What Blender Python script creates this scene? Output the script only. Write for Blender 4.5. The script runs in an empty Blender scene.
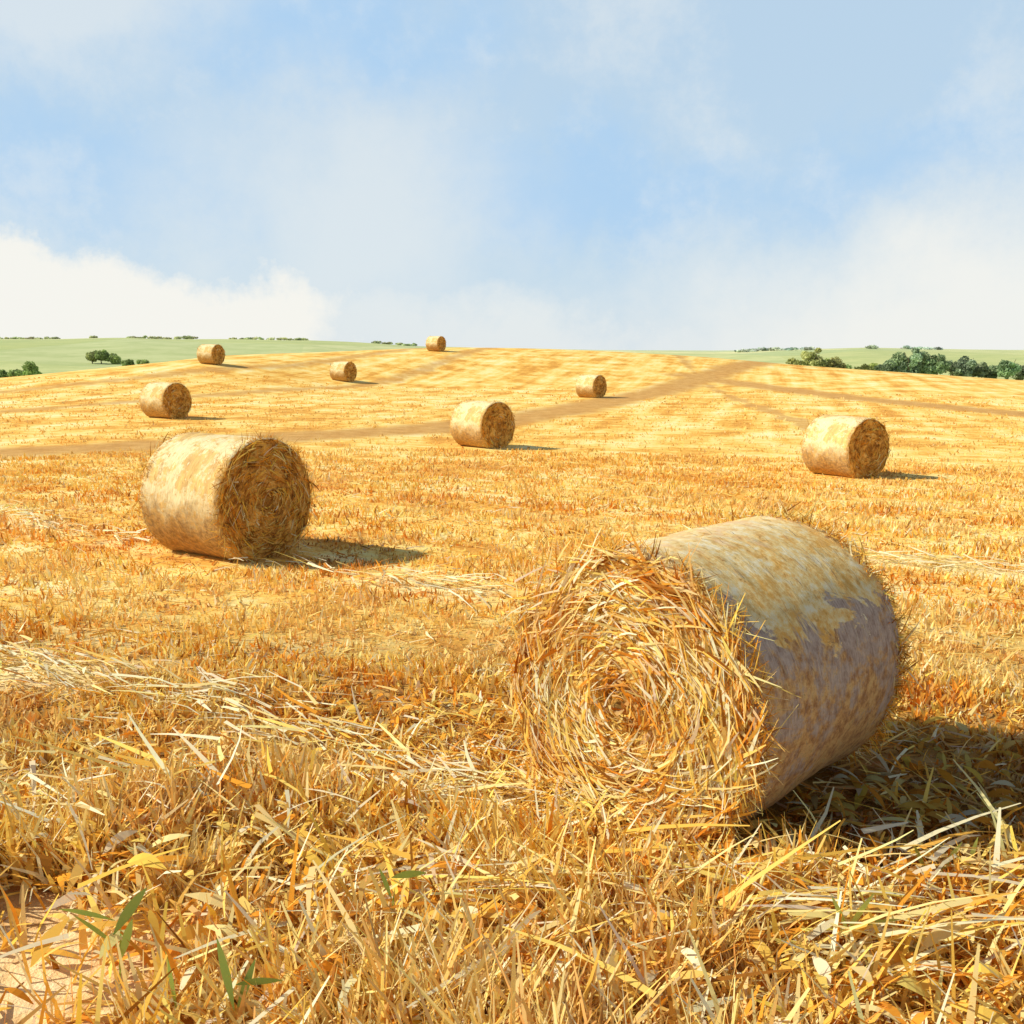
import bpy, math, numpy as np
from mathutils import Vector, noise as mnoise
rng = np.random.default_rng(7)
scene = bpy.context.scene
scene.view_settings.view_transform = 'Standard'
scene.view_settings.look = 'None'
scene.view_settings.exposure = 0

# ------------------------------------------------------------------ helpers
def link(o):
    scene.collection.objects.link(o); return o

def sstep(a, b, x):
    t = np.clip((x - a) / (b - a), 0, 1); return t * t * (3 - 2 * t)

class NT:
    def __init__(s, tree): s.t = tree
    def n(s, typ, **kw):
        nd = s.t.nodes.new(typ)
        for k, v in kw.items(): setattr(nd, k, v)
        return nd
    def l(s, a, b): s.t.links.new(a, b)
    def put(s, sock, v):
        if isinstance(v, bpy.types.NodeSocket): s.l(v, sock)
        else: sock.default_value = v
    def math(s, op, a, b=None, c=None, clamp=False):
        nd = s.n('ShaderNodeMath', operation=op); nd.use_clamp = clamp
        s.put(nd.inputs[0], a)
        if b is not None: s.put(nd.inputs[1], b)
        if c is not None: s.put(nd.inputs[2], c)
        return nd.outputs[0]
    def noise(s, vec, scale, detail=4, rough=.55, dist=0):
        nd = s.n('ShaderNodeTexNoise')
        s.l(vec, nd.inputs['Vector'])
        nd.inputs['Scale'].default_value = scale
        nd.inputs['Detail'].default_value = detail
        nd.inputs['Roughness'].default_value = rough
        nd.inputs['Distortion'].default_value = dist
        return nd.outputs['Fac']
    def ramp(s, fac, stops, interp='LINEAR'):
        nd = s.n('ShaderNodeValToRGB'); cr = nd.color_ramp; cr.interpolation = interp
        while len(cr.elements) < len(stops): cr.elements.new(.5)
        for e, (p, c) in zip(cr.elements, stops):
            e.position = p; e.color = (*c, 1) if len(c) == 3 else c
        s.put(nd.inputs[0], fac); return nd.outputs[0]
    def mix(s, f, a, b, mode='MIX'):
        nd = s.n('ShaderNodeMix', data_type='RGBA', blend_type=mode)
        s.put(nd.inputs[0], f)
        s.put(nd.inputs[6], a if isinstance(a, bpy.types.NodeSocket) else (*a, 1))
        s.put(nd.inputs[7], b if isinstance(b, bpy.types.NodeSocket) else (*b, 1))
        return nd.outputs[2]
    def mrange(s, v, a, b, c=0, d=1, smooth=True):
        nd = s.n('ShaderNodeMapRange')
        if smooth: nd.interpolation_type = 'SMOOTHSTEP'
        s.put(nd.inputs[0], v)
        for i, x in zip((1, 2, 3, 4), (a, b, c, d)): nd.inputs[i].default_value = x
        return nd.outputs[0]
    def comb(s, x, y, z):
        nd = s.n('ShaderNodeCombineXYZ')
        for i, v in enumerate((x, y, z)): s.put(nd.inputs[i], v)
        return nd.outputs[0]
    def sep(s, v):
        nd = s.n('ShaderNodeSeparateXYZ'); s.l(v, nd.inputs[0]); return nd.outputs

def new_mat(name):
    m = bpy.data.materials.new(name); m.use_nodes = True
    m.node_tree.nodes.clear()
    return m, NT(m.node_tree)

def finish(t, col, rough=.9, bump=None, bstr=.5, bdist=.02, transl=0, simple=False, tcol=None):
    out = t.n('ShaderNodeOutputMaterial')
    if simple:
        p = t.n('ShaderNodeBsdfDiffuse'); t.put(p.inputs[0], col)
    else:
        p = t.n('ShaderNodeBsdfPrincipled')
        t.put(p.inputs['Base Color'], col if isinstance(col, bpy.types.NodeSocket) else (*col, 1))
        p.inputs['Roughness'].default_value = rough
        p.inputs['Specular IOR Level'].default_value = .15
    if bump is not None:
        b = t.n('ShaderNodeBump'); b.inputs['Strength'].default_value = bstr
        b.inputs['Distance'].default_value = bdist
        t.l(bump, b.inputs['Height']); t.l(b.outputs[0], p.inputs['Normal'])
    if transl > 0:
        tr = t.n('ShaderNodeBsdfTranslucent'); t.put(tr.inputs[0], tcol if tcol is not None else col)
        mx = t.n('ShaderNodeMixShader'); mx.inputs[0].default_value = transl
        t.l(p.outputs[0], mx.inputs[1]); t.l(tr.outputs[0], mx.inputs[2])
        t.l(mx.outputs[0], out.inputs[0])
    else:
        t.l(p.outputs[0], out.inputs[0])

def mesh_np(name, V, Q=None, T=None, col=None, smooth=False, mats=(), midx=None, attrs=None):
    me = bpy.data.meshes.new(name)
    nq = 0 if Q is None else len(Q); ntt = 0 if T is None else len(T)
    loops = []
    if nq: loops.append(Q.reshape(-1))
    if ntt: loops.append(T.reshape(-1))
    loops = np.concatenate(loops).astype(np.int32)
    me.vertices.add(len(V)); me.vertices.foreach_set('co', V.astype(np.float32).ravel())
    me.loops.add(len(loops)); me.loops.foreach_set('vertex_index', loops)
    me.polygons.add(nq + ntt)
    ls = np.concatenate([np.arange(nq) * 4, nq * 4 + np.arange(ntt) * 3]).astype(np.int32)
    me.polygons.foreach_set('loop_start', ls)
    if midx is not None: me.polygons.foreach_set('material_index', midx.astype(np.int32))
    me.polygons.foreach_set('use_smooth', np.full(nq + ntt, smooth, dtype=bool))
    me.update(calc_edges=True)
    if col is not None:
        a = me.attributes.new('Col', 'FLOAT_COLOR', 'POINT')
        c4 = np.ones((len(V), 4), np.float32); c4[:, :3] = np.clip(col, 0, .95)
        a.data.foreach_set('color', c4.ravel())
    if attrs:
        for k, v in attrs.items():
            a = me.attributes.new(k, 'FLOAT', 'POINT'); a.data.foreach_set('value', v.astype(np.float32))
    for m in mats: me.materials.append(m)
    return me

def norm(v): return v / np.maximum(np.linalg.norm(v, axis=-1, keepdims=True), 1e-9)

def ribbons(P, D, B, S, L, W, C, nseg=2, leaf=False):
    N = len(P); ts = np.linspace(0, 1, nseg + 1)
    V = np.zeros((N, nseg + 1, 2, 3))
    for i, t in enumerate(ts):
        c = P + D * (L * t)[:, None] + B * (L * t * t)[:, None]
        w = W * (np.sin(math.pi * (t * .94 + .03)) if leaf else (1 - .75 * t ** 1.5))
        V[:, i, 0] = c - S * (w / 2)[:, None]; V[:, i, 1] = c + S * (w / 2)[:, None]
    V = V.reshape(-1, 3)
    base = (np.arange(N) * (nseg + 1) * 2)[:, None]
    Q = []
    for i in range(nseg):
        Q.append(base + np.array([2 * i, 2 * i + 1, 2 * i + 3, 2 * i + 2])[None])
    Q = np.stack(Q, 1).reshape(-1, 4)
    return V, Q, np.repeat(C, (nseg + 1) * 2, axis=0)

def join(parts):
    Vs, Qs, Cs, o = [], [], [], 0
    for V, Q, C in parts:
        Vs.append(V); Qs.append(Q + o); Cs.append(C); o += len(V)
    return np.concatenate(Vs), np.concatenate(Qs), np.concatenate(Cs)

#               gold            pale            cream           orange          brown           yellow
PAL = np.array([[.94,.58,.105], [.95,.76,.31], [.95,.86,.55], [.86,.38,.045], [.38,.155,.025], [.95,.67,.17]])
def straw_cols(n, w, jit=.1):
    w = np.array(w, float); w /= w.sum()
    c = PAL[rng.choice(len(PAL), n, p=w)]
    return np.clip(c * (1 + rng.normal(0, jit, (n, 1))) * (1 + rng.normal(0, .03, (n, 3))), .01, .95)

def pnoise(x, y, s):
    v = (np.sin(x * s + 1.3 * np.sin(y * s * .7 + 2)) + np.sin(y * s * 1.3 + 1.7 * np.sin(x * s * .6)) +
         .6 * np.sin((x + y) * s * 2.1 + np.sin(x * s * 1.9)) + .4 * np.sin((x - y) * s * 3.7 + 1))
    return np.clip(v / 5 + .5, 0, 1)

# ------------------------------------------------------------------ terrain height
CP = [(0,0,0),(-4,4,0),(4,4,0),(0,6,0),(-3,12,0),(5,9,-.02),(-8,15,-.05),(7,15,-.2),
 (8.2,24.4,-.54),(-.9,32,-.54),(-14.4,41.5,-.26),(5.1,65,-.52),(-12.9,76,.2),(-22.8,76,1.5),(-7.5,100,2.4),
 (0,45,-.6),(20,50,-.6),(32,70,-.5),(14,85,.1),(-30,20,-.4),(30,20,-.6),(0,-25,0),(-40,45,-.4),(50,60,-.9),
 (-35,-20,0),(35,-20,0),(-33,60,.1)]
crest = [(-.51,82,.0),(-.41,86,.6),(-.3,90,1.9),(-.167,106,2.3),(-.08,115,2.65),(.05,118,2.5),(.19,115,1.7),(.27,110,1.0),(.39,100,.3),(.51,95,-.35),(-.85,75,-.9),(.85,75,-1)]
for a, r, z in crest:
    CP.append((a * r, r, z)); CP.append((a * r * 1.35, r * 1.35, z - 3.2))
CP = np.array(CP, float)
def tps_phi(r2): return .5 * r2 * np.log(np.maximum(r2, 1e-9))
n = len(CP)
d2 = ((CP[:, None, :2] - CP[None, :, :2]) ** 2).sum(-1)
K = tps_phi(d2) + np.eye(n) * 3.0
Pm = np.concatenate([np.ones((n, 1)), CP[:, :2]], 1)
A = np.block([[K, Pm], [Pm.T, np.zeros((3, 3))]])
sol = np.linalg.solve(A, np.concatenate([CP[:, 2], np.zeros(3)]))
def height(x, y):
    x = np.asarray(x, float); y = np.asarray(y, float)
    sh = x.shape; x = x.ravel(); y = y.ravel()
    z = sol[n] + sol[n + 1] * x + sol[n + 2] * y
    for i in range(n):
        z += sol[i] * tps_phi((x - CP[i, 0]) ** 2 + (y - CP[i, 1]) ** 2)
    r = np.hypot(x, y)
    a = np.where(y > 1, x / np.maximum(y, 1), np.sign(x) * 5)
    H = np.interp(a, [-.7, -.52, -.38, -.2, -.08, .1, .2, .35, .5, .7], [7, 7.6, 9.2, 8, 4.4, 2, .9, 3.6, 2.2, 3])
    zf = -5.2 + sstep(240, 600, r) * (H + 5.2) + .35 * np.sin(x * .031 + 1) * np.sin(y * .021) + .2 * np.sin(x * .09 + y * .05)
    w = sstep(118, 175, r)
    z = np.clip(z, -9, 4)
    return (z * (1 - w) + zf * w).reshape(sh)
def h1(x, y): return float(height(np.array([x]), np.array([y]))[0])

PATHS = [
 (np.array([(-30,19),(-14,26.5),(-7.2,34),(-1.7,41),(5.3,59),(13,79),(27,108),(36,126)]), 1.8),
 (np.array([(15,88),(20,78),(23,60),(25.5,48),(31,36),(40,24)]), 1.6),
 (np.array([(-34,52),(-25,66),(-15,86),(-8.5,112)]), .9),
 (np.array([(-26,36),(-19,54),(-8,80),(-2,112)]), .8),
 (np.array([(12,35),(14,60),(17,100),(19,118)]), .4),
]
def seg_dist(x, y, pts):
    d = np.full(x.shape, 1e9)
    for (x0, y0), (x1, y1) in zip(pts[:-1], pts[1:]):
        dx, dy = x1 - x0, y1 - y0
        t = np.clip(((x - x0) * dx + (y - y0) * dy) / (dx * dx + dy * dy), 0, 1)
        d = np.minimum(d, np.hypot(x - x0 - t * dx, y - y0 - t * dy))
    return d
def smooth_path(p, k=3):
    p = np.array(p, float)
    for _ in range(k):
        q = [p[0]]
        for a, b in zip(p[:-1], p[1:]): q += [a * .75 + b * .25, a * .25 + b * .75]
        q.append(p[-1]); p = np.array(q)
    return p
PATHS = [(smooth_path(p), w) for p, w in PATHS]
def pathmask(x, y):
    m = np.zeros(x.shape)
    for i, (p, w) in enumerate(PATHS):
        d = seg_dist(x, y, p) + .8 * (pnoise(x, y, .9) - .5)
        m = np.maximum(m, (1.0 if i < 2 else .8) * sstep(w * 1.4, w * .55, d))
    return m

ROWS = [np.array([(-7,10),(-4.3,8.1),(-2.6,6.9),(-1.1,5.9),(-.1,5.35)]),
        np.array([(-12,18.5),(-8,15.5),(-5.35,13.1),(-1.7,11),(.1,9.8),(1.2,9.2)]),
        np.array([(2,13.5),(6,11.2),(10,8.8)])]
def rowmask(x, y):
    m = np.zeros(x.shape)
    for R0, w in zip(ROWS, (.5, .7, .6)):
        d = seg_dist(x, y, R0) + .6 * (pnoise(x, y, 1.7) - .5)
        m = np.maximum(m, sstep(w, .0, d) * sstep(.3, .6, pnoise(x + 3, y, 1.1)))
    return m

ang = np.radians(np.concatenate([np.linspace(-42, 42, 400), np.linspace(42, 318, 92)[1:-1]]))
rad = .4 * np.exp(np.linspace(0, math.log(4000 / .4), 560))
R_, A_ = np.meshgrid(rad, ang, indexing='ij')
X = R_ * np.sin(A_); Y = R_ * np.cos(A_); Z = height(X, Y)
V = np.stack([X, Y, Z], -1).reshape(-1, 3)
nr, na = X.shape
i = np.arange(nr - 1)[:, None]; j = np.arange(na)[None]; j2 = (j + 1) % na
Q = np.stack([i * na + j, (i + 1) * na + j, (i + 1) * na + j2, i * na + j2], -1).reshape(-1, 4)[:, ::-1]
V = np.concatenate([V, [[0, 0, h1(0, 0)]]]); c = len(V) - 1
T = np.stack([np.full(na, c), np.arange(na), (np.arange(na) + 1) % na], -1)[:, ::-1]
pm = np.concatenate([pathmask(X, Y).ravel(), [0]])
rm = np.concatenate([rowmask(X, Y).ravel(), [0]])
fm = np.concatenate([sstep(150, 128, R_).ravel(), [1]])

gm, t = new_mat('stubble_field_ground')
geo = t.n('ShaderNodeNewGeometry'); pos = geo.outputs['Position']; sx, sy, sz = t.sep(pos)
flat = t.comb(sx, sy, 0.0)
def rotmap(angle, sxx, syy):
    ca, sa = math.cos(angle), math.sin(angle)
    u = t.math('ADD', t.math('MULTIPLY', sx, ca), t.math('MULTIPLY', sy, sa))
    v = t.math('SUBTRACT', t.math('MULTIPLY', sy, ca), t.math('MULTIPLY', sx, sa))
    return t.comb(t.math('MULTIPLY', u, sxx), t.math('MULTIPLY', v, syy), 0.0)
n_big = t.noise(flat, .34, 5, .68)
n_mid = t.noise(flat, 1.4, 4, .65)
n_fine = t.noise(flat, 9, 4, .75)
rows_far = t.noise(rotmap(math.radians(76), .04, .75), 1.0, 3, .6)
rows_near = t.noise(rotmap(math.radians(-35), .25, 2.0), 1.0, 3, .6)
farw = t.mrange(sy, 22, 40)
rows = t.mix(farw, rows_near, rows_far)
tex = t.math('ADD', t.math('MULTIPLY', n_mid, .30), t.math('ADD', t.math('MULTIPLY', n_fine, .25), t.math('MULTIPLY', rows, .45)))
tex = t.math('ADD', tex, t.math('MULTIPLY', t.math('SUBTRACT', n_big, .5), .8))
base = t.ramp(tex, [(.38, (.70, .32, .05)), (.45, (.88, .48, .085)), (.50, (.94, .61, .15)), (.57, (.95, .72, .25)), (.68, (.95, .82, .42))])
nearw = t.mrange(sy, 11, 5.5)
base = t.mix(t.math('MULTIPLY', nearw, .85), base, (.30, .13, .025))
ar = t.n('ShaderNodeAttribute', attribute_name='row')
base = t.mix(t.math('MULTIPLY', ar.outputs['Fac'], .8), base, (.95, .80, .45))
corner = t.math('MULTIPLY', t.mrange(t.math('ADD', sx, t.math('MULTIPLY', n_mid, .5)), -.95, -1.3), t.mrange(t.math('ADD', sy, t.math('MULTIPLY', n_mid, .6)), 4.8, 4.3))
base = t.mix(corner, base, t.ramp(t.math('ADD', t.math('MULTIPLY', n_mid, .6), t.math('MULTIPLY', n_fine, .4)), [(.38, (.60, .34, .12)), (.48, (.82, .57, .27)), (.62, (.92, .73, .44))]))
at = t.n('ShaderNodeAttribute', attribute_name='path')
pathc = t.ramp(n_mid, [(.3, (.50, .24, .055)), (.7, (.70, .40, .12))])
pf = t.math('MULTIPLY', at.outputs['Fac'], t.mrange(n_fine, .25, .55, .65, 1.0))
base = t.mix(pf, base, pathc)
vor = t.n('ShaderNodeTexVoronoi'); vor.inputs['Scale'].default_value = .0075
t.l(t.comb(sx, t.math('MULTIPLY', sy, .7), 0.0), vor.inputs['Vector'])
vs = t.sep(vor.outputs['Color'])
green = t.ramp(vs[0], [(0, (.42, .47, .15)), (.3, (.62, .61, .27)), (.55, (.48, .53, .20)), (.75, (.76, .70, .34)), (1, (.40, .48, .20))])
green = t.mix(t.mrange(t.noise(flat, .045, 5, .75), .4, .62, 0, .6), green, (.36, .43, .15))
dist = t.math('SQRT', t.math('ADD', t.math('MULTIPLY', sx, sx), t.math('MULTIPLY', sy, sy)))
green = t.mix(t.mrange(dist, 250, 1200, 0, .45), green, (.58, .64, .50))  # haze painted into the colour: greens turn paler with distance
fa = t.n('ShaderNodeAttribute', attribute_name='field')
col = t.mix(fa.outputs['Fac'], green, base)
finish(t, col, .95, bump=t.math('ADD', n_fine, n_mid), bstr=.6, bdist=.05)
gme = mesh_np('ground', V, Q, T, smooth=True, mats=[gm], attrs={'path': pm, 'field': fm, 'row': rm})
link(bpy.data.objects.new('ground', gme))

sm, t = new_mat('straw')
a = t.n('ShaderNodeAttribute', attribute_name='Col')
warm = t.mix(1.0, a.outputs['Color'], (1.0, .80, .50), 'MULTIPLY')
finish(t, a.outputs['Color'], transl=.28, simple=True, tcol=warm)
gmt, t = new_mat('green_leaf')
a = t.n('ShaderNodeAttribute', attribute_name='Col')
finish(t, a.outputs['Color'], transl=.25, simple=True)

# ------------------------------------------------------------------ bales
BALES = [ # x, y, normal angle from -Y toward +X (deg), level, length, radius
 (1.14, 5.53, -44, 0, 1.60, .79),
 (-3.55, 12.33, 57, 1, 1.4, .77),
 (8.15, 24.4, 32, 2, 1.4, .76),
 (-.93, 31.7, 46, 2, 1.4, .76),
 (-14.3, 41.5, 59, 2, 1.4, .76),
 (5.1, 65, 50, 3, 1.4, .76),
 (-12.7, 76, 60, 3, 1.4, .76),
 (-22.6, 76, 67, 3, 1.4, .76),
 (-7.5, 100, 59, 3, 1.4, .76)]

def bale_mats(main):
    sfx = '_main' if main else '_net'  # main bale has greyer wrap and brighter ends than the others
    wm, t = new_mat('bale_wrap' + sfx)
    tc = t.n('ShaderNodeTexCoord'); ob = tc.outputs['Object']; x, y, z = t.sep(ob)
    an = t.math('ARCTAN2', y, z)
    fib = t.noise(t.comb(t.math('MULTIPLY', x, 70), t.math('MULTIPLY', an, 7), 0.0), 1, 5, .75)
    fib2 = t.noise(t.comb(t.math('MULTIPLY', x, 9), t.math('MULTIPLY', an, 2), 3.0), 1, 5, .6)
    pat = t.noise(ob, 2.0, 7, .68, .6)
    pat2 = t.noise(ob, 4.5, 7, .72, .3)
    spot = t.noise(ob, 16, 5, .75)
    if main:
        c0 = t.ramp(t.math('ADD', t.math('MULTIPLY', fib, .5), t.math('MULTIPLY', spot, .5)), [(.36, (.25, .16, .11)), (.46, (.42, .31, .24)), (.55, (.54, .42, .33)), (.66, (.70, .59, .45))])
        gold = t.ramp(spot, [(.38, (.36, .15, .03)), (.5, (.62, .32, .08)), (.64, (.84, .56, .19))])
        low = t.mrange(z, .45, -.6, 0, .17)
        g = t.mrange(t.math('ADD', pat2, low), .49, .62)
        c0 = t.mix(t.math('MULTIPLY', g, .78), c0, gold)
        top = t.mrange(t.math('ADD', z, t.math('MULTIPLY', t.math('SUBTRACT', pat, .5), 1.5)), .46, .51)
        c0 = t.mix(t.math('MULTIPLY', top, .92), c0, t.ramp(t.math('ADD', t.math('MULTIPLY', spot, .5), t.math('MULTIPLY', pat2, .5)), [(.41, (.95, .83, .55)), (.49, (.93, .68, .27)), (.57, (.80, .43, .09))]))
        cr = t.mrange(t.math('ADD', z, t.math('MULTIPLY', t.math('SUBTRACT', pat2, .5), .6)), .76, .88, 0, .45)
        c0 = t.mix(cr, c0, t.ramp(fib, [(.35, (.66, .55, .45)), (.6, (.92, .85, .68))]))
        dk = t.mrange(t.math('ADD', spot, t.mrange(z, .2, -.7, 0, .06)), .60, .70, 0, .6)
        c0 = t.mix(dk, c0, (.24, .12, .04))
    else:
        c0 = t.ramp(fib, [(.3, (.66, .46, .17)), (.5, (.88, .72, .38)), (.7, (.95, .86, .58))])
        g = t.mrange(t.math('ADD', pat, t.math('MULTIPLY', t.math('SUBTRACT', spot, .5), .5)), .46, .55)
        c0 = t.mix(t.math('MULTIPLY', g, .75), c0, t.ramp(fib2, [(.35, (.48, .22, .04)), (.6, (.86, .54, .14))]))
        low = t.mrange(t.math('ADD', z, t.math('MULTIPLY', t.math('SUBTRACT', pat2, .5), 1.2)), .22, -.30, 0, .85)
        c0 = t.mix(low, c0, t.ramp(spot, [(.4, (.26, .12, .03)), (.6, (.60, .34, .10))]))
    hgt = t.math('ADD', fib, t.math('MULTIPLY', fib2, 1.2))
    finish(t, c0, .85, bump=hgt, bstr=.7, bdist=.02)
    em, t = new_mat('bale_end' + sfx)
    tc = t.n('ShaderNodeTexCoord'); ob = tc.outputs['Object']; x, y, z = t.sep(ob)
    an = t.math('ARCTAN2', y, z)
    r = t.math('SQRT', t.math('ADD', t.math('MULTIPLY', y, y), t.math('MULTIPLY', z, z)))
    sp = t.math('ADD', t.math('MULTIPLY', r, 22), t.math('MULTIPLY', an, .6))
    f = t.noise(t.comb(sp, t.math('MULTIPLY', an, 2.6), 0.0), 1, 6, .7, .9)
    f2 = t.noise(ob, 6, 6, .7)
    v = t.math('ADD', t.math('MULTIPLY', f, .4), t.math('MULTIPLY', f2, .6))
    if main:
        c = t.ramp(v, [(.40, (.42, .17, .025)), (.47, (.80, .42, .07)), (.54, (.93, .64, .18)), (.62, (.95, .80, .42))])
    else:
        c = t.ramp(v, [(.40, (.18, .07, .012)), (.48, (.52, .23, .04)), (.56, (.78, .42, .09)), (.66, (.88, .62, .22))])
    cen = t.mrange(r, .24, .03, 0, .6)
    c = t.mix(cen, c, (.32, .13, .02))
    finish(t, c, .9, bump=v, bstr=1, bdist=.06)
    return wm, em
M_main = bale_mats(True); M_oth = bale_mats(False)

def make_bale(idx, bx, by, nang, lvl, L, R):
    nth = [200, 120, 72, 48][lvl]; nx = [60, 34, 18, 12][lvl]; nf = [40, 24, 14, 10][lvl]
    prof = []
    for k in range(nf): prof.append((L / 2, (k / nf) * (R - .05), 1))
    for k in range(5):
        aa = k / 5 * math.pi / 2
        prof.append((L / 2 - .05 + .05 * math.cos(aa), R - .05 + .05 * math.sin(aa), 1 if k < 3 else 0))
    for k in range(nx + 1): prof.append((L / 2 - .05 - (L - .1) * k / nx, R, 0))
    rest = [(-x, r, m) for x, r, m in prof[:nf + 5]][::-1]
    prof = prof + rest
    off = idx * 13.7
    V = []
    for (x, r, m) in prof:
        for k in range(nth):
            th = 2 * math.pi * k / nth
            y, z = r * math.cos(th), r * math.sin(th)
            if m == 1:
                rr = r / R
                dx = .035 * (1 - rr * rr) - (.07 * math.exp(-(rr / .12) ** 2)) + .045 * mnoise.noise(Vector((y * 6, z * 6, off))) + .018 * mnoise.noise(Vector((y * 22, z * 22, off)))
                xx = x + math.copysign(dx, x)
            else: xx = x
            s = 1 + .024 * mnoise.noise(Vector((x * 1.6 + off, y * 1.8, z * 1.8))) + .009 * mnoise.noise(Vector((x * 11, y * 3, z * 3 + off)))
            y *= s; z *= s
            z = max(z, -R + .03 + .01 * mnoise.noise(Vector((x * 4, y * 4, off))))
            V.append((xx, y, z))
    V = np.array(V)
    m = len(prof)
    i = np.arange(m - 1)[:, None]; j = np.arange(nth)[None]; j2 = (j + 1) % nth
    Q = np.stack([i * nth + j, (i + 1) * nth + j, (i + 1) * nth + j2, i * nth + j2], -1).reshape(-1, 4)
    mi = np.array([1 if (prof[k][2] == 1 and prof[min(k + 1, m - 1)][2] == 1) else 0 for k in range(m - 1)])
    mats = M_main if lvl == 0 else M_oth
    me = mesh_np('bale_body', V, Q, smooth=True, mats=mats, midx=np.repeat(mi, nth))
    root = bpy.data.objects.new('round_hay_bale', None); link(root)
    body = bpy.data.objects.new('wrapped_body', me); link(body); body.parent = root
    parts = []
    ne, nfr, nb = [(5000, 3200, 900), (1500, 1300, 350), (400, 420, 60), (120, 160, 0)][lvl]
    wd = [.0155, .014, .022, .035][lvl]
    for side in (1, -1):
        N = ne if (side == 1) else ne // 3
        r = R * np.sqrt(rng.uniform(.002, .98, N)); th = rng.uniform(0, 2 * math.pi, N)
        Pp = np.stack([np.full(N, side * (L / 2 + .012)) + side * (.035 * (1 - (r / R) ** 2) + rng.uniform(-.02, .03, N)), r * np.cos(th), r * np.sin(th)], -1)
        tang = np.stack([np.zeros(N), -np.sin(th), np.cos(th)], -1); radv = np.stack([np.zeros(N), np.cos(th), np.sin(th)], -1)
        jr = rng.normal(0, .75, N) + .4 * np.sin(th * 3 + r * 9)
        sg = rng.choice([-1, 1], N)[:, None]
        D = norm(tang * sg + radv * jr[:, None] + np.array([side, 0, 0]) * np.abs(rng.normal(0, .12, N))[:, None])
        Lg = rng.uniform(.05, .28, N) * np.clip(r / R + .3, .3, 1)
        B = -radv * (Lg / np.maximum(2 * r, .15))[:, None] * rng.uniform(.3, 1.2, (N, 1)) + np.array([-side, 0, 0]) * rng.uniform(0, .15, N)[:, None]
        S = norm(radv + rng.normal(0, .4, (N, 3)))
        if lvl == 0:
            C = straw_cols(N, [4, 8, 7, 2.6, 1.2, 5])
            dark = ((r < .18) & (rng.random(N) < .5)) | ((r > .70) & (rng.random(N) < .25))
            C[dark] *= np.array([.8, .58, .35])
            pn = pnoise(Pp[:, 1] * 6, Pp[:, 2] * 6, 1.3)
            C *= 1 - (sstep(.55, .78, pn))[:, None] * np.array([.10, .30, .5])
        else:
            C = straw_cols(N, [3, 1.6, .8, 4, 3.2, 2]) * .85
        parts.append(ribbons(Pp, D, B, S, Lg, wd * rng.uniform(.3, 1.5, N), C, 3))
        N = nfr; th = rng.uniform(0, 2 * math.pi, N)
        rr = R - rng.uniform(0, .05, N)
        Pp = np.stack([side * (L / 2 - rng.uniform(-.01, .11, N)), rr * np.cos(th), rr * np.sin(th)], -1)
        tang = np.stack([np.zeros(N), -np.sin(th), np.cos(th)], -1); radv = np.stack([np.zeros(N), np.cos(th), np.sin(th)], -1)
        D = norm(radv * rng.uniform(.1, 1.0, N)[:, None] + tang * rng.normal(0, .8, N)[:, None] + np.array([side, 0, 0]) * rng.normal(.1, .35, N)[:, None])
        Lg = rng.uniform(.03, .11, N) * (1 + 1.2 * (rng.random(N) < .08))
        C = straw_cols(N, [4, 3, 1.5, 4.5, 3, 3]) * (.95 if lvl == 0 else .85)
        parts.append(ribbons(Pp, D, rng.normal(0, .2, (N, 3)), norm(rng.normal(0, 1, (N, 3))), Lg, wd * .6 * rng.uniform(.5, 1.3, N), C, 2))
    if nb:
        N = nb; th = rng.uniform(0, 2 * math.pi, N); xx = rng.uniform(-L / 2, L / 2, N)
        radv = np.stack([np.zeros(N), np.cos(th), np.sin(th)], -1); tang = np.stack([np.zeros(N), -np.sin(th), np.cos(th)], -1)
        Pp = radv * (R * 1.004) + np.stack([xx, 0 * xx, 0 * xx], -1)
        D = norm(tang * rng.choice([-1, 1], N)[:, None] + radv * .12 + rng.normal(0, .2, (N, 3)))
        Lg = rng.uniform(.03, .12, N)
        C = straw_cols(N, [3, 3, 2, 2, 1, 2]) * .75
        if lvl == 0: C = C * .45 + np.array([.46, .36, .28]) * .5
        parts.append(ribbons(Pp, D, -radv * .18, norm(rng.normal(0, .2, (N, 3)) + np.array([1, 0, 0])), Lg, np.full(N, wd * .33), C, 2))
    V, Q, C = join(parts)
    V[:, 2] = np.maximum(V[:, 2], -R + .03)
    so = bpy.data.objects.new('loose_straw', mesh_np('bale_straw', V, Q, col=C, mats=[sm])); link(so); so.parent = root
    phi = math.radians(nang); nvx, nvy = math.sin(phi), -math.cos(phi)
    root.location = (bx, by, h1(bx, by) + R - (.09 if lvl == 0 else .07))
    root.rotation_euler = (0, 0, math.atan2(nvy, nvx))
for i_, b_ in enumerate(BALES): make_bale(i_, *b_)

def clear_of_bales(x, y, grow=.0, dyw=.42):
    ok = np.ones(x.shape, bool)
    for bx, by, a_, lv, L, R in BALES:
        ph = math.radians(a_); nx_, ny_ = math.sin(ph), -math.cos(ph)
        u = (x - bx) * nx_ + (y - by) * ny_; v = -(x - bx) * ny_ + (y - by) * nx_
        ok &= ~((np.abs(u) < L / 2 + grow) & (np.abs(v) < dyw + grow))
    return ok
def bale_shade(x, y):
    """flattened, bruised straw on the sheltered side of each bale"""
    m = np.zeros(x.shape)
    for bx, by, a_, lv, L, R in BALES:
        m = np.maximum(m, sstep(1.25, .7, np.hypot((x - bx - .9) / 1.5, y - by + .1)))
    return m

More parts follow.
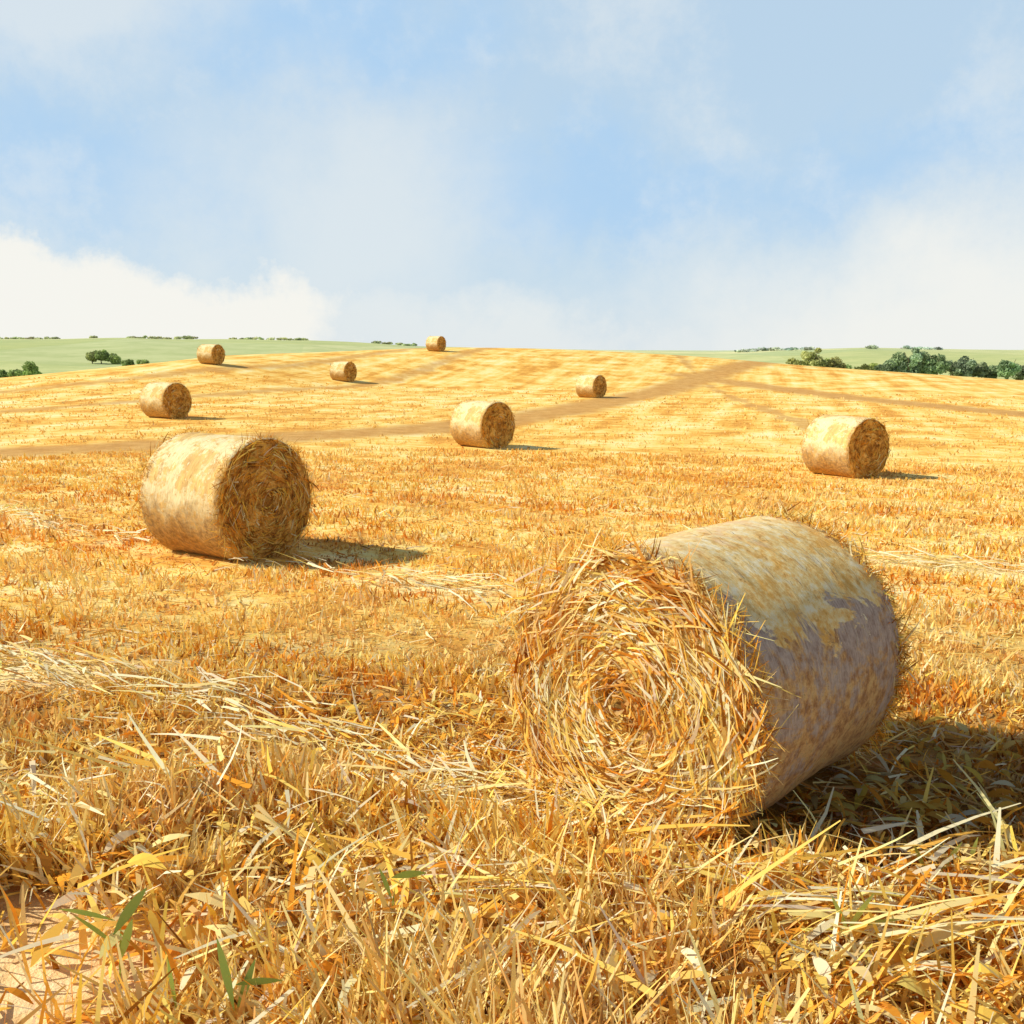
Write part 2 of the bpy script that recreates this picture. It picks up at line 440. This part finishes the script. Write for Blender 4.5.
# ------------------------------------------------------------------ stubble
def sample(N, r0, r1, p, amax=.75):
    u = rng.random(N); e = 2 - p
    r = (r0 ** e + u * (r1 ** e - r0 ** e)) ** (1 / e)
    a = rng.uniform(-amax, amax, N)
    return r * a / np.sqrt(1 + a * a), r / np.sqrt(1 + a * a)
def bareness(x, y):
    return sstep(-1.0, -1.35, x + .35 * (pnoise(x, y, 5) - .5)) * sstep(4.4, 3.95, y + .5 * (pnoise(x, y, 4) - .5))
def rowcoord(x, y): return .82 * x - .57 * y, .57 * x + .82 * y

def tint(C, x, y):
    al, ac = rowcoord(x, y)
    pn = pnoise(al * .35, ac * 1.5, 1.0)
    p2 = pnoise(x, y, 3.1)
    C = C * (1 - .30 * sstep(.54, .78, pn)[:, None] * np.array([.15, .7, 1.1]))
    C = C * (1 - .36 * sstep(.56, .8, p2)[:, None] * np.array([.3, .75, 1.1]))
    pale = sstep(.47, .2, pn) * .35 + rowmask(x, y) * .6
    C = C + (np.array([.95, .80, .38]) - C) * np.clip(pale, 0, .75)[:, None]
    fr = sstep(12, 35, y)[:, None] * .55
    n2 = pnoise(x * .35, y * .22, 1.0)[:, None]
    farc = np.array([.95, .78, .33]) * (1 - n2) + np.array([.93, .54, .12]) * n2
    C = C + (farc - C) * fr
    return C * (1 - bale_shade(x, y)[:, None] * np.array([.38, .5, .5]))  # painted shade: strand colour darkened where each bale's shadow falls

def tufts(N, nb, r0, r1, p, nseg, w0):
    x, y = sample(N, r0, r1, p); r = np.hypot(x, y)
    keep = (rng.random(N) > bareness(x, y) * .96) & (rng.random(N) > pathmask(x, y) * 1.2) & (rng.random(N) > rowmask(x, y) * .75) & clear_of_bales(x, y)
    x, y, r = x[keep], y[keep], r[keep]
    x = np.repeat(x, nb); y = np.repeat(y, nb); r = np.repeat(r, nb); M = len(x)
    sp = .028 + .0028 * r
    x = x + rng.normal(0, 1, M) * sp; y = y + rng.normal(0, 1, M) * sp
    hh = (.37 + (.10 - .37) * sstep(3.0, 6.6, y)) * rng.uniform(.4, 1.2, M) * (.35 + 1.3 * pnoise(x, y, 2.3))
    ok = clear_of_bales(x, y, .05)
    hh = np.where(~clear_of_bales(x, y, .45), hh * .45, hh) * (1 - .5 * bale_shade(x, y))
    P = np.stack([x, y, height(x, y) - .01], -1)
    lean = rng.normal(0, .30, (M, 2))
    D = norm(np.concatenate([lean, np.ones((M, 1))], 1))
    B = np.concatenate([rng.normal(0, .2, (M, 2)), -np.abs(rng.normal(0, .12, (M, 1)))], 1)
    th = rng.uniform(0, 2 * math.pi, M)
    S = norm(np.stack([np.cos(th), np.sin(th), rng.normal(0, .1, M)], -1))
    W = (w0 + .0013 * r) * rng.uniform(.3, 1.8, M)
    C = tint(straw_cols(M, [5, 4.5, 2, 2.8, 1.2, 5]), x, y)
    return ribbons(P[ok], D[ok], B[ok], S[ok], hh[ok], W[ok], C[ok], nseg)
parts = [tufts(8500, 6, 2.0, 8, 1.2, 2, .016), tufts(22000, 5, 7.5, 30, 1.5, 1, .009), tufts(9000, 3, 28, 75, 1.7, 1, .0085)]
V, Q, C = join(parts)
link(bpy.data.objects.new('wheat_stubble', mesh_np('wheat_stubble', V, Q, col=C, mats=[sm])))

parts = []
def lying(x, y, dirang, L, W, C, lift=.03, nseg=2, tilt=.16):
    N = len(x); z = height(x, y) + lift
    D = norm(np.stack([np.cos(dirang), np.sin(dirang), rng.normal(.05, tilt, N)], -1))
    B = np.stack([rng.normal(0, .12, N), rng.normal(0, .12, N), -np.abs(rng.normal(0, .12, N))], -1)
    S = norm(np.stack([-np.sin(dirang), np.cos(dirang), rng.normal(0, .4, N)], -1))
    return ribbons(np.stack([x, y, z], -1), D, B, S, L, W, C, nseg)
N = 18000
x, y = sample(N, 2.0, 26, 1.4); r = np.hypot(x, y)
k = clear_of_bales(x, y, .03) & (rng.random(N) > bareness(x, y) * .85); x, y, r = x[k], y[k], r[k]; N = len(x)
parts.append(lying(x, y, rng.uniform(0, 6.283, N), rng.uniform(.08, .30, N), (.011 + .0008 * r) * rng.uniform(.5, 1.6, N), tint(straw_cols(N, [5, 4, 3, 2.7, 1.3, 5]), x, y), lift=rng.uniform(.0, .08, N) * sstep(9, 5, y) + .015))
for ri, R0 in enumerate(ROWS):
    sp_ = smooth_path(R0, 2); seg = np.linalg.norm(np.diff(sp_, axis=0), axis=1); cum = np.concatenate([[0], np.cumsum(seg)])
    N = int(cum[-1] * (110 if ri < 1 else 55))
    s = rng.uniform(0, cum[-1], N)
    px = np.interp(s, cum, sp_[:, 0]); py = np.interp(s, cum, sp_[:, 1])
    k2 = np.clip(np.searchsorted(cum, s) - 1, 0, len(seg) - 1)
    dx = (sp_[k2 + 1] - sp_[k2]) / seg[k2][:, None]
    off = rng.normal(0, .17, N) + .15 * np.sin(s * 1.3 + ri)
    px += -dx[:, 1] * off; py += dx[:, 0] * off
    an = np.arctan2(dx[:, 1], dx[:, 0]) + rng.normal(0, .32, N) + (rng.random(N) < .5) * math.pi
    k = clear_of_bales(px, py, .05) & (rng.random(N) < .35 + sstep(.35, .6, pnoise(px + 3, py, 1.1)))
    C = straw_cols(N, [1, 4, 8, .5, .1, 1])
    rr_ = np.hypot(px, py)
    parts.append(lying(px[k], py[k], an[k], rng.uniform(.18, .55, N)[k], ((.013 + .0009 * rr_) * rng.uniform(.5, 1.6, N))[k], C[k], lift=rng.uniform(.05, .14, N)[k]))
N = 3000; th = rng.uniform(0, 6.283, N); q = rng.uniform(.5, 1.7, N)
x = 1.0 + q * np.cos(th); y = 5.2 + q * np.sin(th); k = clear_of_bales(x, y, .02) & ((x < 1.2) | (rng.random(N) < .3)); x, y = x[k], y[k]; N = len(x)
parts.append(lying(x, y, rng.uniform(0, 6.283, N), rng.uniform(.08, .34, N), .013 * rng.uniform(.4, 1.6, N), straw_cols(N, [5, 4, 3, 3.5, 1.6, 4]), lift=rng.uniform(.01, .09, N), tilt=.25))
N = 1000; s = rng.uniform(-1, 1, N); q = np.abs(rng.normal(0, .16, N))
x = .585 + .719 * s * .62 - .695 * q; y = 4.95 - .695 * s * .62 - .719 * q
parts.append(lying(x, y, rng.uniform(0, 6.283, N), rng.uniform(.08, .36, N), .017 * rng.uniform(.4, 1.5, N), straw_cols(N, [5, 6, 5, 3, 1, 5]), lift=rng.uniform(.01, .16, N) * np.clip(1 - q * 2, .2, 1), tilt=.35))
for (cx, cy, rx, ry, N, a0, sa) in [(1.45, 3.75, .55, .22, 170, .03, .25), (.55, 4.0, .7, .25, 130, -.2, .7), (-.5, 3.9, .7, .4, 110, .5, 1.2), (2.2, 4.2, .5, .3, 60, .2, .6), (-1.9, 5.0, .8, .4, 110, -.6, .5), (.1, 3.4, .8, .25, 80, .3, 1.2), (1.6,4.2,.6,.15,70,.1,.5)]:
    x = cx + rng.normal(0, rx * .6, N); y = cy + rng.normal(0, ry * .6, N); k = clear_of_bales(x, y, .03) & (np.hypot(x, y) > 2.8); x, y = x[k], y[k]; N = len(x)
    parts.append(lying(x, y, rng.normal(a0, sa, N) + (rng.random(N) < .5) * math.pi, rng.uniform(.2, .65, N), .023 * rng.uniform(.35, 1.5, N), straw_cols(N, [3, 5, 7, 1.2, .2, 3]), lift=rng.uniform(.1, .28, N), nseg=3, tilt=.2))
N = 6600; x, y = sample(N, 2.6, 6.8, 1.5); k = clear_of_bales(x, y, .25) & (rng.random(N) > bareness(x, y) * .9) & (rng.random(N) > bale_shade(x, y) * .8); x, y = x[k], y[k]; N = len(x)
th = rng.uniform(0, 6.283, N)
D = norm(np.stack([np.cos(th) * .7, np.sin(th) * .7, rng.uniform(.4, 2.4, N)], -1))
parts.append(ribbons(np.stack([x, y, height(x, y)], -1), D, np.stack([.25 * np.cos(th), .25 * np.sin(th), -rng.uniform(0, .5, N)], -1), norm(np.stack([-np.sin(th), np.cos(th), rng.normal(0, .3, N)], -1)),
    rng.uniform(.18, .55, N) * (1 - .62 * sstep(3.5, 6, y)), .028 * rng.uniform(.3, 1.5, N) * (1 - .4 * sstep(4, 6.5, y)), straw_cols(N, [5, 6, 4, 3, 1.1, 6]), 3))
V, Q, C = join(parts)
link(bpy.data.objects.new('loose_straw_litter', mesh_np('loose_straw_litter', V, Q, col=C, mats=[sm])))

# broad dry leaves and flat broken husks
N = 7500
x, y = sample(N, 2.7, 7.0, 1.5); k = clear_of_bales(x, y, .15)
k &= rng.random(N) > bareness(x, y) * .8
k &= rng.random(N) < .3 + .7 * sstep(.45, .65, pnoise(x + 9, y, 1.9))
x, y = x[k], y[k]; N = len(x)
th = rng.uniform(0, 6.283, N); up = rng.uniform(.0, 1.5, N)
D = norm(np.stack([np.cos(th), np.sin(th), up], -1)); B = np.stack([.3 * np.cos(th), .3 * np.sin(th), -rng.uniform(.3, .9, N)], -1)
S = norm(np.stack([-np.sin(th), np.cos(th), rng.normal(0, .5, N)], -1))
C = straw_cols(N, [5, 4, 1.5, 5, 1.8, 3]) * (1 - .4 * bale_shade(x, y)[:, None])  # leaf colours dimmed by the same painted bale shade
V, Q, C = ribbons(np.stack([x, y, height(x, y) + rng.uniform(0, .22, N) * sstep(6, 4, y)], -1), D, B, S, rng.uniform(.08, .25, N), rng.uniform(.018, .062, N), C, 5, leaf=True)
link(bpy.data.objects.new('dry_leaf_litter', mesh_np('dry_leaf_litter', V, Q, col=C, mats=[sm])))

# green weeds
def weed(name, items, base):
    P, D, B, S, L, W = [], [], [], [], [], []
    for (x, y, z, dx, dy, dz, l, w) in items:
        P.append((x, y, h1(x, y) + z)); d = np.array([dx, dy, dz], float); d /= np.linalg.norm(d); D.append(d)
        s = np.cross(d, [.25, .9, .35]); S.append(s / np.linalg.norm(s)); B.append((0, 0, -.12)); L.append(l); W.append(w)
    N = len(P); C = np.tile(np.array(base), (N, 1)) * rng.uniform(.8, 1.2, (N, 1))
    V, Q, C = ribbons(*map(np.array, (P, D, B, S, L, W)), C, 6, leaf=True)
    link(bpy.data.objects.new(name, mesh_np(name, V, Q, col=C, mats=[gmt])))
g = (.36, .46, .10)
weed('green_weed', [(-1.55,3.6,.30,-1,0,.35,.23,.036),(-1.56,3.6,.24,.55,0,.9,.27,.042),(-1.54,3.58,.2,-.6,0,.6,.23,.036),(-1.55,3.6,.0,.05,.05,1,.32,.012),(-1.52,3.56,.16,.3,-.1,1,.22,.034)], g)
weed('green_weed', [(-.98,3.2,.2,-.15,0,1,.32,.038),(-.97,3.2,.3,.8,-.1,.25,.18,.036),(-.98,3.22,.16,.3,0,1,.27,.028),(-1.2,3.25,.15,-.1,0,1,.28,.02)], g)
weed('green_weed', [(-.5,3.85,.34,.9,0,.25,.15,.042),(-.52,3.85,.0,.1,0,1,.34,.012),(-.5,3.85,.24,-.3,0,1,.17,.024)], g)
weed('green_weed', [(1.32,3.65,.2,.5,0,1,.24,.024),(1.34,3.65,.2,-.4,0,1,.22,.02),(1.35,3.65,.24,1,0,.3,.2,.022)], (.46, .50, .12))
weed('green_weed', [(1.95,4.25,.12,.5,0,1,.22,.022),(1.9,4.25,.12,-.4,0,1,.2,.02),(2.1,4.3,.1,.2,0,1,.22,.022)], (.46, .50, .12))

# ------------------------------------------------------------------ distant trees
lm, t = new_mat('leaf_foliage'); a = t.n('ShaderNodeAttribute', attribute_name='Col'); finish(t, a.outputs['Color'], transl=.35, simple=True)
bm_, t = new_mat('bark'); tc = t.n('ShaderNodeTexCoord'); finish(t, t.ramp(t.noise(tc.outputs['Object'], 4), [(.3, (.12, .09, .05)), (.7, (.22, .17, .11))]))
def tree_mass(name, specs, tint, leaf=.32, dens=1.0, trunk=True):
    lv, lc, tv, tq = [], [], [], []; to = 0
    for (x, y, H, Wd) in specs:
        z0 = h1(x, y)
        limbs = [((0, 0, -.2), (0, 0, H * .55), H * .045)]
        for _ in range(6 if trunk else 2):
            a_ = rng.uniform(0, 6.283); limbs.append(((0, 0, H * rng.uniform(.2, .4)), (math.cos(a_) * Wd * .3, math.sin(a_) * Wd * .3, H * rng.uniform(.5, .8)), H * .02))
        for p0, p1, r_ in limbs:
            p0 = np.array(p0); p1 = np.array(p1)
            for q_, (pp, rr) in enumerate(((p0, r_), ((p0 + p1) / 2 + rng.normal(0, .02 * H, 3), r_ * .7), (p1, r_ * .35))):
                for k in range(6): tv.append((x + pp[0] + rr * math.cos(k * 1.047), y + pp[1] + rr * math.sin(k * 1.047), z0 + pp[2]))
            for q_ in range(2):
                for k in range(6): tq.append((to + q_ * 6 + k, to + q_ * 6 + (k + 1) % 6, to + q_ * 6 + 6 + (k + 1) % 6, to + q_ * 6 + 6 + k))
            to += 18
        nc = int(12 + Wd * 1.6) if trunk else 7
        tt = np.array(tint) * rng.uniform(.8, 1.25) * (1 + rng.normal(0, .05, 3))
        for _ in range(nc):
            d = norm(rng.normal(0, 1, 3)); q = rng.uniform(.3, 1)
            cx, cy, cz = d * q * np.array([Wd * .42, Wd * .42, H * .34]); cz += H * (.5 if trunk else .4)
            cr = rng.uniform(.12, .24) * Wd
            M = int(110 * dens * max(1, cr))
            p = norm(rng.normal(0, 1, (M, 3))) * (cr * rng.uniform(.5, 1.08, (M, 1)) ** .7) * np.array([1, 1, .8 if trunk else .4]) + np.array([x + cx, y + cy, z0 + cz])
            br = rng.uniform(.6, 1.35)
            u = norm(rng.normal(0, 1, (M, 3))); v = norm(np.cross(u, rng.normal(0, 1, (M, 3)))); s = leaf * rng.uniform(.6, 1.3, (M, 1))
            lv.append(np.stack([p - u * s, p + v * s * .6, p + u * s, p - v * s * .6], 1).reshape(-1, 3))
            cc = tt * br * rng.uniform(.75, 1.25, (M, 1)); lc.append(np.repeat(cc, 4, axis=0))
    LV = np.concatenate(lv); LC = np.concatenate(lc); nq = len(LV) // 4
    LQ = np.arange(nq * 4).reshape(-1, 4); TV = np.array(tv); TQ = np.array(tq) + len(LV)
    V = np.concatenate([LV, TV]); Q = np.concatenate([LQ, TQ]); C = np.concatenate([LC, np.tile([.16, .13, .08], (len(TV), 1))])
    mi = np.concatenate([np.zeros(nq), np.ones(len(TQ))])
    link(bpy.data.objects.new(name, mesh_np(name, V, Q, col=C, mats=[lm, bm_], midx=mi)))
def at(u, r): return ((u - 512) / 1000 * r, r)
def sp(lst): return [(*at(u, r), H, W) for u, r, H, W in lst]
tree_mass('distant_tree_row', sp([(782,232,5.2,5),(793,232,6.8,5),(801,230,8.0,5),(810,230,9.6,6),(821,234,8.2,6),(832,230,7.0,5),(846,236,4.6,5),(858,236,4.9,5),(869,240,4.6,5)]), (.50, .55, .20))
tree_mass('distant_tree_row', sp([(884,226,6.4,5),(896,228,8.2,6),(908,226,8.8,6),(920,228,8.2,6),(933,226,6.8,6),(949,232,5.6,5),(961,230,6.8,5),(974,232,5.2,5),(988,234,4.4,5),(1003,226,6.6,5),(1014,230,5.4,5),(1042,230,5.5,7),(1064,230,6,7)]), (.34, .42, .23))
tree_mass('distant_tree_row', sp([(-40,200,4.6,7),(-15,200,4.2,7),(8,198,4.0,4),(22,196,4.2,4),(35,194,5.6,4)]), (.32, .40, .14))
tree_mass('distant_tree_row', sp([(97,330,4.4,5),(106,330,5.0,5),(119,330,3.2,5),(132,310,3.2,4),(148,310,3.4,4)]), (.40, .47, .19), leaf=.4)
hd = []
for u in np.arange(-80, 420, 5.5):
    if math.sin(u * .051) + math.sin(u * .13 + 1) * .7 > -.2: hd.append((u + rng.uniform(-3, 3), 580 + rng.uniform(-10, 10), rng.uniform(.8, 2.3), rng.uniform(3, 8)))
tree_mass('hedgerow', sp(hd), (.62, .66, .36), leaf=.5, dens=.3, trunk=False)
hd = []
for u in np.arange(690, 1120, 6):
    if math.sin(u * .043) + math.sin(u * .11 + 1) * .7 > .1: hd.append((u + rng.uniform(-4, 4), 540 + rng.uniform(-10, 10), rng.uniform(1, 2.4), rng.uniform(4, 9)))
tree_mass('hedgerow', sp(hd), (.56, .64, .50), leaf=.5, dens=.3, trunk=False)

# ------------------------------------------------------------------ sun & sky
SE = math.radians(39); SAZ = math.radians(-88)
sdir = Vector((math.cos(SE) * math.sin(SAZ), math.cos(SE) * math.cos(SAZ), math.sin(SE)))
sd = bpy.data.lights.new('sun', 'SUN'); sd.energy = 5.0; sd.angle = math.radians(.5); sd.color = (1, .94, .82)
so = bpy.data.objects.new('sun', sd); so.rotation_euler = sdir.to_track_quat('Z', 'Y').to_euler(); so.location = (-30, -10, 40); link(so)

w = bpy.data.worlds.new('World'); scene.world = w; w.use_nodes = True; w.node_tree.nodes.clear(); t = NT(w.node_tree)
sky = t.n('ShaderNodeTexSky', sky_type='NISHITA'); sky.sun_disc = False; sky.sun_elevation = SE; sky.sun_rotation = SAZ % (2 * math.pi)
sky.air_density = 1; sky.dust_density = .6; sky.ozone_density = 1.5
tc = t.n('ShaderNodeTexCoord'); D_ = tc.outputs['Generated']; x, y, z = t.sep(D_)
nz = t.n('ShaderNodeTexNoise'); nz.inputs['Scale'].default_value = 5; nz.inputs['Detail'].default_value = 7; nz.inputs['Roughness'].default_value = .66; t.l(D_, nz.inputs['Vector'])
nc = t.sep(nz.outputs['Color'])
xd = t.math('ADD', x, t.math('MULTIPLY', t.math('SUBTRACT', nc[0], .5), .30)); zd = t.math('ADD', z, t.math('MULTIPLY', t.math('SUBTRACT', nc[1], .5), .24))
def blob(cx, cz, rx, rz, e0, e1, amp):
    a_ = t.math('DIVIDE', t.math('SUBTRACT', xd, cx), rx); b_ = t.math('DIVIDE', t.math('SUBTRACT', zd, cz), rz)
    q = t.math('SQRT', t.math('ADD', t.math('MULTIPLY', a_, a_), t.math('MULTIPLY', b_, b_)))
    return t.mrange(q, e0, e1, amp, 0)
skyc = t.mix(t.mrange(z, .34, .70, .85, .0), sky.outputs[0], (5.5, 7.25, 8.9))
blue = blob(-.15, .27, .17, .075, .2, 1.2, .7)
for args in [(.10, .16, .18, .06, .2, 1.25, .65), (-.40, .17, .16, .06, .2, 1.3, .55), (.35, .17, .2, .05, .2, 1.3, .5)]:
    blue = t.math('MAXIMUM', blue, blob(*args))
skyc = t.mix(blue, skyc, (4.0, 6.3, 9.0))
m = blob(-.46, 0, .36, .125, .72, 1.05, .95)
for args in [(.47, -.01, .46, .155, .3, 1.3, .85), (-.15, .10, .22, .14, .2, 1.3, .45), (-.42, .30, .2, .07, .3, 1.3, .4), (.05, 0, .6, .07, .1, 1.3, .6)]:
    m = t.math('MAXIMUM', m, blob(*args))
wisp = t.math('MULTIPLY', t.mrange(nc[2], .46, .66, 0, .32), t.mrange(z, .75, .4))
m = t.math('MAXIMUM', m, wisp)
skyc = t.mix(m, skyc, (9.4, 9.25, 8.6))
bg = t.n('ShaderNodeBackground'); bg.inputs[1].default_value = .1; t.l(skyc, bg.inputs[0])
out = t.n('ShaderNodeOutputWorld'); t.l(bg.outputs[0], out.inputs[0])

# ------------------------------------------------------------------ camera
cd = bpy.data.cameras.new('camera'); cd.sensor_width = 36; cd.lens = 36 * 1000 / 1024; cd.clip_end = 9000; cd.clip_start = .05
cam = bpy.data.objects.new('camera', cd); link(cam)
cam.location = (0, 0, 2.5); cam.rotation_euler = (math.radians(90 - 9.2), 0, 0)
scene.camera = cam
